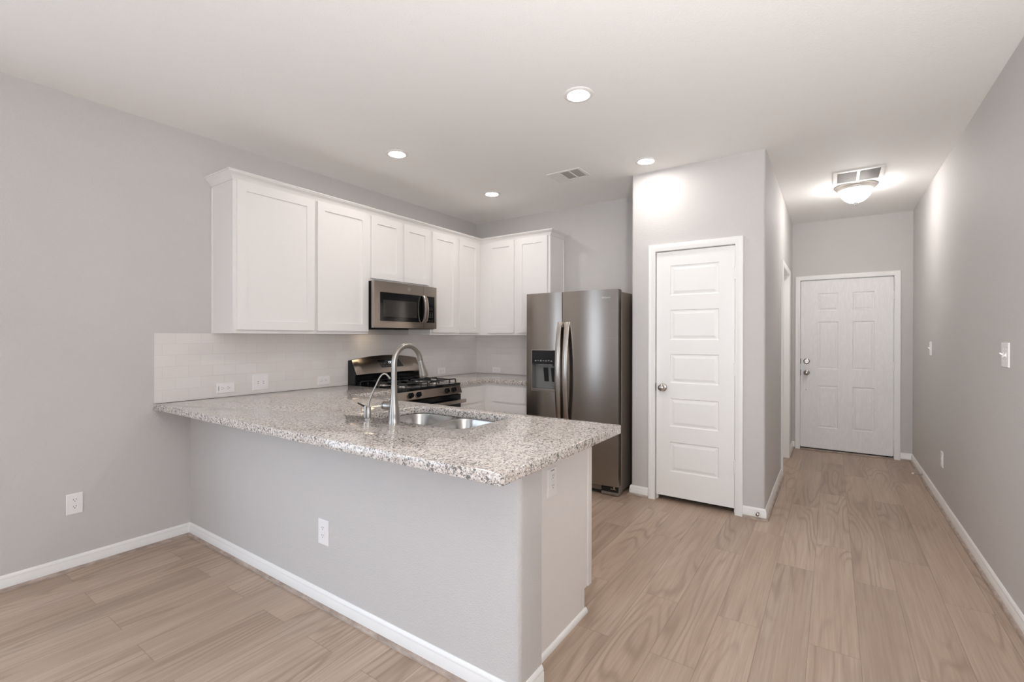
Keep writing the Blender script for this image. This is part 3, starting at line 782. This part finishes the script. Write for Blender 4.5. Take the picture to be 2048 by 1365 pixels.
# oven door + handle + drawer
od = B().box(-2.985, -2.947, RY0+.004, RY1-.004, .235, .806, .004).done('oven_door', 'black', root)
B().box(-2.947, -2.944, RY0+.10, RY1-.10, .33, .64, .001).done('oven_window', 'smoked', od)
hb = B().box(-2.905, -2.884, RY0-.004, RY1+.004, .728, .762, .006, 2)
hb.box(-2.947, -2.895, RY0+.03, RY0+.06, .735, .757, .003); hb.box(-2.947, -2.895, RY1-.06, RY1-.03, .735, .757, .003)
hb.done('oven_handle', 'steel_y', root, 40)
B().box(-2.985, -2.950, RY0+.004, RY1-.004, .07, .226, .004).done('drawer', 'steel_y', root)
for y in (RY0+.05, RY1-.05):
    B().box(-3.02, -2.99, y-.02, y+.02, 0, .022).done('foot', 'matte', root)

# ------------------------------------------------------------------ microwave
MY0, MY1, MZ0, MZ1, MX = 2.654, 3.396, 1.430, 1.834, -3.215
root = thing('microwave_oven', 'stainless over-the-range microwave hung beneath the short upper cabinet', 'microwave', (XL+.2, (MY0+MY1)/2, MZ0))
b = B(); b.box(XL+.004, -3.262, MY0, MY1, MZ0+.004, MZ1-.0)
b.done('case', 'matte', root)
B().box(-3.262, -3.25, MY0+.004, MY1-.004, MZ0+.006, MZ1-.003).done('seam', 'dark', root)
# front frame with a hole for the glass
fr = B().panelled((MX, 2.633, MZ0), (0, 1, 0), Z, (1, 0, 0), 3.392-2.633, MZ1-MZ0, .036, [(2.696-2.633, 3.364-2.633, .057, .311)], [(0, 0), (.001, .004), (.002, .004)]).done('front_frame', 'steel_y', root)
B().box(MX-.004, MX-.001, 2.698, 3.362, MZ0+.059, MZ0+.309).done('glass_front', 'black', root)
B().box(MX-.0015, MX+.0002, 2.731, 3.130, MZ0+.098, MZ0+.245, .0005).done('door_window', 'smoked', root)
B().box(MX-.0006, MX+.0006, 3.216, 3.2175, MZ0+.002, MZ1-.002).done('door_gap', 'dark', root)
hb = B(); loops = []
for k in range(13):
    t = k/12; z = MZ0+.056+.256*t; bow = .010+.034*math.sin(math.pi*t)**.5
    loops.append([(MX+bow-.010, 3.190, z), (MX+bow+.004, 3.190, z), (MX+bow+.010, 3.199, z), (MX+bow+.010, 3.228, z), (MX+bow+.004, 3.238, z), (MX+bow-.010, 3.238, z)])
hb.rings(loops).done('handle', 'steel_y', root, 40)
for rz, hgt in ((1.628, .006), (1.612, .008), (1.580, .007), (1.566, .007), (1.552, .007), (1.538, .007), (1.504, .008)):
    for cy in ((3.272, 3.300, 3.330) if rz in (1.628, 1.612, 1.504) else (3.268, 3.289, 3.310, 3.334)):
        B().box(MX-.001, MX-.0004, cy-.004, cy+.004, rz, rz+hgt*.7).done('key', 'label_grey', root)
lg = Vector((MX+.0008, 3.030, 1.788))
b = B(); b.rings([[(lg.x-.0006, lg.y+rr*math.cos(2*math.pi*k/24), lg.z+rr*math.sin(2*math.pi*k/24)) for k in range(24)] for rr in (.0165, .0150)], False, False)
b.rings([[(lg.x, lg.y+rr*math.cos(2*math.pi*k/24), lg.z+rr*math.sin(2*math.pi*k/24)) for k in range(24)] for rr in (.0165, .0148)], False, False)
lo = b.done('emblem', 'plate', root)
text('GE', .0150, frame_m(lg, (0, 1, 0), Z), 'emblem_letters', 'plate', lo, .0003)
b = B(); b.box(-3.56, -3.235, MY0+.02, MY1-.02, MZ0-.004, MZ0+.004); b.box(-3.42, -3.25, 2.70, 3.06, MZ0-.014, MZ0-.004, .003)
b.done('underside_vent', 'matte', root)
B().box(-3.50, -3.44, 2.78, 2.88, MZ0-.0055, MZ0-.004).done('work_light', 'worklight', root)

# ------------------------------------------------------------------ refrigerator
FX0, FX1, FY0, FZ1 = -2.393, -1.483, 3.752, 1.757
root = thing('refrigerator', 'stainless side-by-side refrigerator with dispenser next to the pantry', 'refrigerator', ((FX0+FX1)/2, 4.1, 0))
B().box(FX0+.006, FX1-.000, FY0+.075, YB-.03, .03, FZ1-.018, .004).done('case', 'fridge_grey', root)
B().box(FX0+.01, FX1-.006, FY0+.066, FY0+.076, .10, FZ1-.02).done('gasket', 'dark', root)
XS = -2.013
FB = .012
ld = B().panelled((FX0, FY0, .088), (1, 0, 0), Z, (0, -1, 0), XS-.003-FX0, FZ1-.088, .064,
             [(-2.330-FX0, -2.078-FX0, .852-.088, 1.230-.088)], [(0, 0), (.001, .075), (.002, .075)], FB, 14)
ldo = ld.done('freezer_door', 'steel', root, 30)
rd = B().panelled((XS+.003, FY0, .088), (1, 0, 0), Z, (0, -1, 0), FX1-XS-.003, FZ1-.088, .064, [], None, FB*1.5, 18)
rdo = rd.done('fresh_food_door', 'steel', root, 30)
# dispenser lining
x0, x1, z0, z1 = -2.330, -2.078, .852, 1.230
dsp = B(); fy = FY0-.0105
dsp.box(x0-.004, x0+.003, fy-.003, FY0, z0-.004, z1+.004, .001); dsp.box(x1-.003, x1+.004, fy-.003, FY0, z0-.004, z1+.004, .001)
dsp.box(x0+.003, x1-.003, fy-.003, FY0, z1-.003, z1+.004, .001); dsp.box(x0+.003, x1-.003, fy-.003, FY0, z0-.004, z0+.003, .001)
dp = dsp.done('dispenser_frame', 'nickel', ldo)
B().box(x0+.003, x1-.003, fy+.001, FY0+.060, z1-.128, z1-.003).done('dispenser_control', 'black', ldo)
B().box(x0+.003, x1-.003, FY0+.056, FY0+.062, z0+.003, z1-.128).done('dispenser_back', 'grey', ldo)
B().box(x0+.003, x0+.005, fy+.004, FY0+.056, z0+.02, z1-.128).done('dispenser_cheek', 'grey', ldo)
B().box(x1-.005, x1-.003, fy+.004, FY0+.056, z0+.02, z1-.128).done('dispenser_cheek', 'grey', ldo)
B().box(x0+.003, x1-.003, fy+.001, FY0+.056, z0+.003, z0+.022, .002).done('drip_tray', 'knobmetal', ldo)
for xx in (-2.205, -2.125):
    B().prism([(xx-.022, FY0+.052, z0+.085), (xx+.022, FY0+.052, z0+.085), (xx+.022, FY0+.030, z0+.215), (xx-.022, FY0+.030, z0+.215)], (0, .006, 0)).done('dispenser_paddle', 'matte', ldo)
B().box(x0+.06, x1-.04, FY0+.005, FY0+.045, z1-.142, z1-.126, .003).done('dispenser_spout', 'grey', ldo)
icons = B()
for k in range(7): icons.box(x0+.034+k*.028, x0+.052+k*.028, fy+.0002, fy+.0008, z1-.104+(k % 2)*.004, z1-.094+(k % 3)*.002)
icons.done('dispenser_icons', 'label_grey', ldo)
# bowed handles
for xa, ho in ((-2.052, ldo), (-1.978, rdo)):
    hb = B(); loops = []
    for k in range(25):
        t = k/24; z = .52+(1.487-.52)*t
        y = FY0-.018-.060*math.sin(math.pi*t)**.75
        wd = .046
        loops.append([(xa, y+.014, z), (xa+.002, y+.002, z), (xa+.010, y-.001, z), (xa+wd-.010, y-.001, z), (xa+wd-.002, y+.002, z), (xa+wd, y+.014, z)])
    hb.rings(loops)
    for zz in (.535, 1.462): hb.box(xa+.006, xa+wd-.006, FY0-.020, FY0-.002, zz-.02, zz+.02)
    hb.done('handle', 'handle', ho, 40)
text('Whirlpool', .026, frame_m((-1.598, FY0-.0135, 1.688), (1, 0, 0), Z), 'maker_name', 'print', rdo, .0006)
B().box(FX0+.012, FX1-.012, FY0+.030, FY0+.14, .012, .085, .006).done('kick_grille', 'matte', root)
B().box(FX0+.012, FX1-.16, FY0+.022, FY0+.030, .035, .080, .002).done('grille_bar', 'fridge_grey', root)
B().box(FX1-.16, FX1-.004, FY0+.016, FY0+.12, .004, .030, .008, 2).done('foot_cover', 'fridge_grey', root)
B().box(FX1-.024, FX1-.003, FY0+.040, FY0+.12, .02, .10, .006).done('side_skirt', 'fridge_grey', root)
b = B().lathe((FX1-.045, FY0+.03, .055), Z, [(.010, 0), (.010, .03), (.006, .034)], 12); b.box(FX1-.075, FX1-.028, FY0+.024, FY0+.06, .052, .060)
b.done('lower_hinge', 'knobmetal', root, 40)
for x in (FX0+.05, FX1-.05): B().box(x-.03, x+.03, FY0+.02, FY0+.13, FZ1-.02, FZ1-.001, .004).done('hinge_cover', 'fridge_grey', root)
for x in (FX0+.06, FX1-.06):
    for y in (FY0+.16, YB-.10): B().lathe((x, y, 0), Z, [(.02, 0), (.02, .03)], 12).done('foot', 'matte', root)

# ------------------------------------------------------------------ outlets and switches
def plate(o, u, v, w, h, name, label, cat, style, group=None):
    """wall plate centred at o; u along its width, v along its height, normal u x v"""
    o, u, v = map(Vector, (o, u, v)); n = u.cross(v)
    root = thing(name, label, cat, o, group)
    P = lambda a, b, d: o+u*a+v*b+n*d
    q = lambda a0, a1, b0, b1, d: [P(a0, b0, d), P(a1, b0, d), P(a1, b1, d), P(a0, b1, d)]
    B().rings([q(-w/2, w/2, -h/2, h/2, 0), q(-w/2, w/2, -h/2, h/2, .003), q(-w/2+.003, w/2-.003, -h/2+.003, h/2-.003, .0058)]).done('cover_plate', 'plate', root)
    sl = lambda a, b, ww, hh, d=.0078: B().rings([q(a-ww/2, a+ww/2, b-hh/2, b+hh/2, d-.003), q(a-ww/2, a+ww/2, b-hh/2, b+hh/2, d)])
    def slots(par, cx, cy, d):
        b = B()
        for a in (-.0062, .0062): b.rings([q(cx+a-.0011, cx+a+.0011, cy+.001, cy+.0085, d-.001), q(cx+a-.0011, cx+a+.0011, cy+.001, cy+.0085, d+.0002)])
        b.lathe(P(cx, cy-.0055, d-.001), n, [(.0024, 0), (.0024, .0012)], 10)
        b.done('slots', 'dark', par)
    if style == 'duplex':
        for cy in (.0195, -.0195):
            b = B(); ring = []
            for k in range(24):
                a = 2*math.pi*k/24; ring.append((.0172*math.cos(a), max(-.0135, min(.0135, .0172*math.sin(a)))))
            b.rings([[P(x, cy+y, .004) for x, y in ring], [P(x, cy+y, .0072) for x, y in ring]])
            rc = b.done('receptacle', 'plate', root); slots(rc, 0, cy+.002, .0072)
        B().lathe(P(0, 0, .0045), n, [(.003, 0), (.003, .0022)], 10).done('screw', 'plate', root)
    elif style == 'decora':
        rc = sl(0, 0, .033, .066).done('receptacle', 'plate', root)
        for cy in (.019, -.019): slots(rc, 0, cy+.002, .0078)
    elif style == 'gfci':
        rc = sl(0, 0, .033, .066).done('receptacle', 'plate', root)
        for cy in (.021, -.021): slots(rc, 0, cy+.002, .0078)
        b = B(); b.rings([q(-.010, .010, -.004, .004, .0078), q(-.009, .009, -.003, .003, .0092)]); b.done('test_button', 'plate', root)
    elif style in ('toggle1', 'toggle2', 'toggle1d'):
        for k, cx in enumerate((0,) if style[:7] == 'toggle1' else (-.023, .023)):
            up = 1 if k == 0 and style != 'toggle1d' else -1
            b = B().rings([q(cx-.005, cx+.005, -.012, .012, .0050), q(cx-.005, cx+.005, -.012, .012, .0075)])
            b.rings([q(cx-.004, cx+.004, -.006, .006, .0075), [P(cx-.0035, up*.006, .020), P(cx+.0035, up*.006, .020), P(cx+.0035, up*.012, .020), P(cx-.0035, up*.012, .020)]])
            b.done('toggle', 'plate', root)
            for cy in (.030, -.030): B().lathe(P(cx, cy, .0048), n, [(.003, 0), (.003, .0022)], 8).done('screw', 'plate', root)
    elif style == 'blank2':
        for cx in (-.020, .020):
            b = B().rings([q(cx-.0055, cx+.0055, -.016, .010, .0055), q(cx-.0055, cx+.0055, -.016, .010, .0065)]); tg_ = b.done('switch_slot', 'plate', root)
            b = B(); b.rings([q(cx-.0035, cx+.0035, -.013, -.008, .006), q(cx-.0035, cx+.0035, -.013, -.008, .0068)]); b.rings([q(cx-.0035, cx+.0035, .002, .007, .006), q(cx-.0035, cx+.0035, .002, .007, .0068)])
            b.done('slots', 'grey', tg_)
    if style in ('decora', 'gfci') and name == 'power_outlet' and 'printed' in label:
        b = B(); b.rings([q(-.014, .014, h/2-.013, h/2-.009, .0058), q(-.014, .014, h/2-.013, h/2-.009, .0061)]); b.done('sticker', 'label_grey', root)
    return root
PX_, PY_, NX_, NY_ = (1, 0, 0), (0, 1, 0), (-1, 0, 0), (0, -1, 0)
OG = 'wall outlets'
# normal = u x v: left wall needs +x -> u=(0,1,0), v=z ; back walls need -y -> u=(1,0,0), v=z ; right wall needs -x -> u=(0,-1,0)
plate((XL, .814, .381), PY_, Z, .073, .118, 'power_outlet', 'white duplex outlet low on the left wall near its baseboard', 'outlet', 'duplex', OG)
plate((-2.0975, HWY0, .371), PX_, Z, .083, .124, 'power_outlet', 'white outlet low on the textured front of the half wall', 'outlet', 'decora', OG)
plate((PX+.0005, 1.768, .724), PY_, Z, .078, .122, 'power_outlet', 'white outlet with printed strip on the peninsula end panel', 'outlet', 'gfci', OG)
MZ_ = (0, 0, -1)
plate((SX, 1.629, .980), Z, NY_, .072, .120, 'power_outlet', 'printed white sideways outlet nearest the counter edge on the backsplash', 'outlet', 'gfci', OG)
plate((SX, 1.878, 1.004), PY_, Z, .118, .122, 'switch_plate', 'white double plate with two small slots on the backsplash', 'switch plate', 'blank2', 'wall switches')
plate((SX, 2.419, .976), Z, NY_, .074, .116, 'power_outlet', 'white sideways outlet on the backsplash just left of the range', 'outlet', 'decora', OG)
plate((SX, 3.893, .974), Z, NY_, .074, .120, 'power_outlet', 'white sideways outlet on the backsplash right of the range', 'outlet', 'decora', OG)
plate((-3.298, SY, .963), Z, NX_, .068, .120, 'power_outlet', 'white sideways outlet on the end wall tile near the refrigerator', 'outlet', 'decora', OG)
plate((XR, 3.362, 1.262), NY_, Z, .118, .124, 'light_switch', 'white double toggle switch, nearer of two on the right wall', 'switch', 'toggle2', 'wall switches')
plate((XR, 5.555, 1.255), NY_, Z, .080, .122, 'light_switch', 'white single toggle switch by the front door on the right wall', 'switch', 'toggle1', 'wall switches')
plate((XR, 5.005, .383), NY_, Z, .078, .122, 'power_outlet', 'white outlet low on the right wall of the hall', 'outlet', 'decora', OG)

# ------------------------------------------------------------------ door stops
root = thing('door_stop', 'short round nickel door stop on the pantry corner baseboard', 'door stop', (-.450, YP-.012, .050))
B().lathe((-.450, YP-.012, .050), NY_, [(.009, 0), (.009, .003), (.005, .006), (.0048, .030), (.009, .034), (.0125, .042), (.0115, .050), (.004, .054)], 18).done('bumper', 'knobmetal', root, 40)
root = thing('door_stop', 'spring door stop with white tip on the right wall baseboard', 'door stop', (XR-.012, 5.90, .045))
pts = []
for k in range(121):
    a = 2*math.pi*k/10; rr = .0065-.002*k/120; pts.append((XR-.014-.062*k/120, 5.90+rr*math.cos(a), .045+rr*math.sin(a)))
B().tube(pts, .0016, 6).done('spring', 'spring', root, 60)
B().lathe((XR-.012, 5.90, .045), NX_, [(.010, 0), (.008, .004)], 14).done('mount', 'spring', root)
B().lathe((XR-.074, 5.90, .045), NX_, [(.006, 0), (.0075, .004), (.007, .014), (.004, .017)], 14).done('tip', 'plate', root, 40)

# ------------------------------------------------------------------ ceiling fixtures
def downlight(x, y, label):
    root = thing('recessed_light', label, 'ceiling light', (x, y, ZC), 'recessed kitchen lights')
    B().lathe((x, y, ZC), (0, 0, -1), [(.0845, 0), (.0845, .003), (.078, .0070), (.0665, .0090), (.0570, .0036)], 40, False).done('trim_ring', 'vent', root, 40)
    B().lathe((x, y, ZC), (0, 0, -1), [(.0570, .0034), (.053, .0058), (.038, .0074), (.015, .0080), (.001, .0081)], 40, True).done('lens', 'led', root, 60)
    return root
p0 = downlight(-1.206, 2.437, 'lit recessed light nearest the camera, right of center')
copy_tree(p0, (-2.732, 2.451, ZC), 'lit recessed light in front of the left upper cabinets')
copy_tree(p0, (-2.730, 3.651, ZC), 'smallest lit recessed light, close to the kitchen corner')
copy_tree(p0, (-1.216, 3.649, ZC), 'lit recessed light just above the pantry wall')
# supply register
vx0, vx1, vy0, vy1 = -2.021, -1.714, 3.478, 3.706
root = thing('supply_vent', 'white three-section supply vent in the kitchen ceiling', 'vent', ((vx0+vx1)/2, (vy0+vy1)/2, ZC))
b = B(); m = .022; zz0, zz1 = ZC-.006, ZC
b.box(vx0, vx1, vy0, vy0+m, zz0, zz1, .002); b.box(vx0, vx1, vy1-m, vy1, zz0, zz1, .002); b.box(vx0, vx0+m, vy0+m, vy1-m, zz0, zz1); b.box(vx1-m, vx1, vy0+m, vy1-m, zz0, zz1)
w3 = (vx1-vx0-2*m)/3
for k in (1, 2): b.box(vx0+m+w3*k-.005, vx0+m+w3*k+.005, vy0+m, vy1-m, zz0, zz1)
b.done('frame', 'vent', root)
B().box(vx0+m, vx1-m, vy0+m, vy1-m, ZC-.0012, ZC-.0004).done('shade_backing', 'vent_shade', root)
b = B()
for s in range(3):
    xa, xb = vx0+m+w3*s+.005*(s > 0), vx0+m+w3*(s+1)-.005*(s < 2)
    if s == 1:
        nsl = 10
        for k in range(nsl):
            y = vy0+m+(vy1-vy0-2*m)*(k+.5)/nsl
            b.prism([(xa, y+.004, ZC-.0015), (xa, y+.003, ZC-.0015), (xa, y-.006, ZC-.0055), (xa, y-.005, ZC-.0055)], (xb-xa, 0, 0))
    else:
        sg = -1 if s == 0 else 1; nsl = 6
        for k in range(nsl):
            x = xa+(xb-xa)*(k+.5)/nsl
            b.prism([(x-sg*.004, vy0+m, ZC-.0015), (x-sg*.003, vy0+m, ZC-.0015), (x+sg*.006, vy0+m, ZC-.0055), (x+sg*.005, vy0+m, ZC-.0055)], (0, vy1-vy0-2*m, 0))
tag(b.done('louvers', 'vent', root))
# return grille
vx0, vx1, vy0, vy1 = .0, .354, 4.800, 5.160
root = thing('return_vent', 'square white return air grille with center bar in the hall ceiling', 'vent', ((vx0+vx1)/2, (vy0+vy1)/2, ZC))
b = B(); m = .030; xc = (vx0+vx1)/2
b.box(vx0, vx1, vy0, vy0+m, zz0-.002, zz1, .002); b.box(vx0, vx1, vy1-m, vy1, zz0-.002, zz1, .002); b.box(vx0, vx0+m, vy0+m, vy1-m, zz0-.002, zz1); b.box(vx1-m, vx1, vy0+m, vy1-m, zz0-.002, zz1)
b.box(xc-.009, xc+.009, vy0+m, vy1-m, zz0-.002, zz1)
b.done('frame', 'vent', root)
B().box(vx0+m, vx1-m, vy0+m, vy1-m, ZC-.0012, ZC-.0004).done('shade_backing', 'vent_shade', root)
b = B(); nsl = 22
for k in range(nsl):
    y = vy0+m+(vy1-vy0-2*m)*(k+.5)/nsl
    b.prism([(vx0+m, y+.005, ZC-.0015), (vx0+m, y+.004, ZC-.0015), (vx0+m, y-.0035, ZC-.0060), (vx0+m, y-.0045, ZC-.0060)], (vx1-vx0-2*m, 0, 0))
b.done('louvers', 'vent', root)
# hall dome light
dx, dy = .172, 5.325
root = thing('dome_light', 'lit frosted dome light on the hall ceiling beside the return grille', 'ceiling light', (dx, dy, ZC))
D = (0, 0, -1)
B().lathe((dx, dy, ZC), D, [(.160, 0), (.161, .010), (.156, .018), (.146, .024), (.143, .034), (.138, .040), (.1255, .044)], 48).done('pan', 'satin', root, 40)
B().lathe((dx, dy, ZC), D, [(.1270, .0445), (.122, .062), (.108, .092), (.086, .120), (.058, .141), (.028, .152), (.004, .155)], 48).done('glass_dome', 'domeglass', root, 60)
B().lathe((dx, dy, ZC-.154), D, [(.018, 0), (.017, .003), (.007, .006), (.006, .010), (.008, .014), (.004, .022), (.001, .023)], 18).done('finial', 'nickel', root, 40)
for o in bpy.data.objects:
    if '_w' in o: del o['_w']
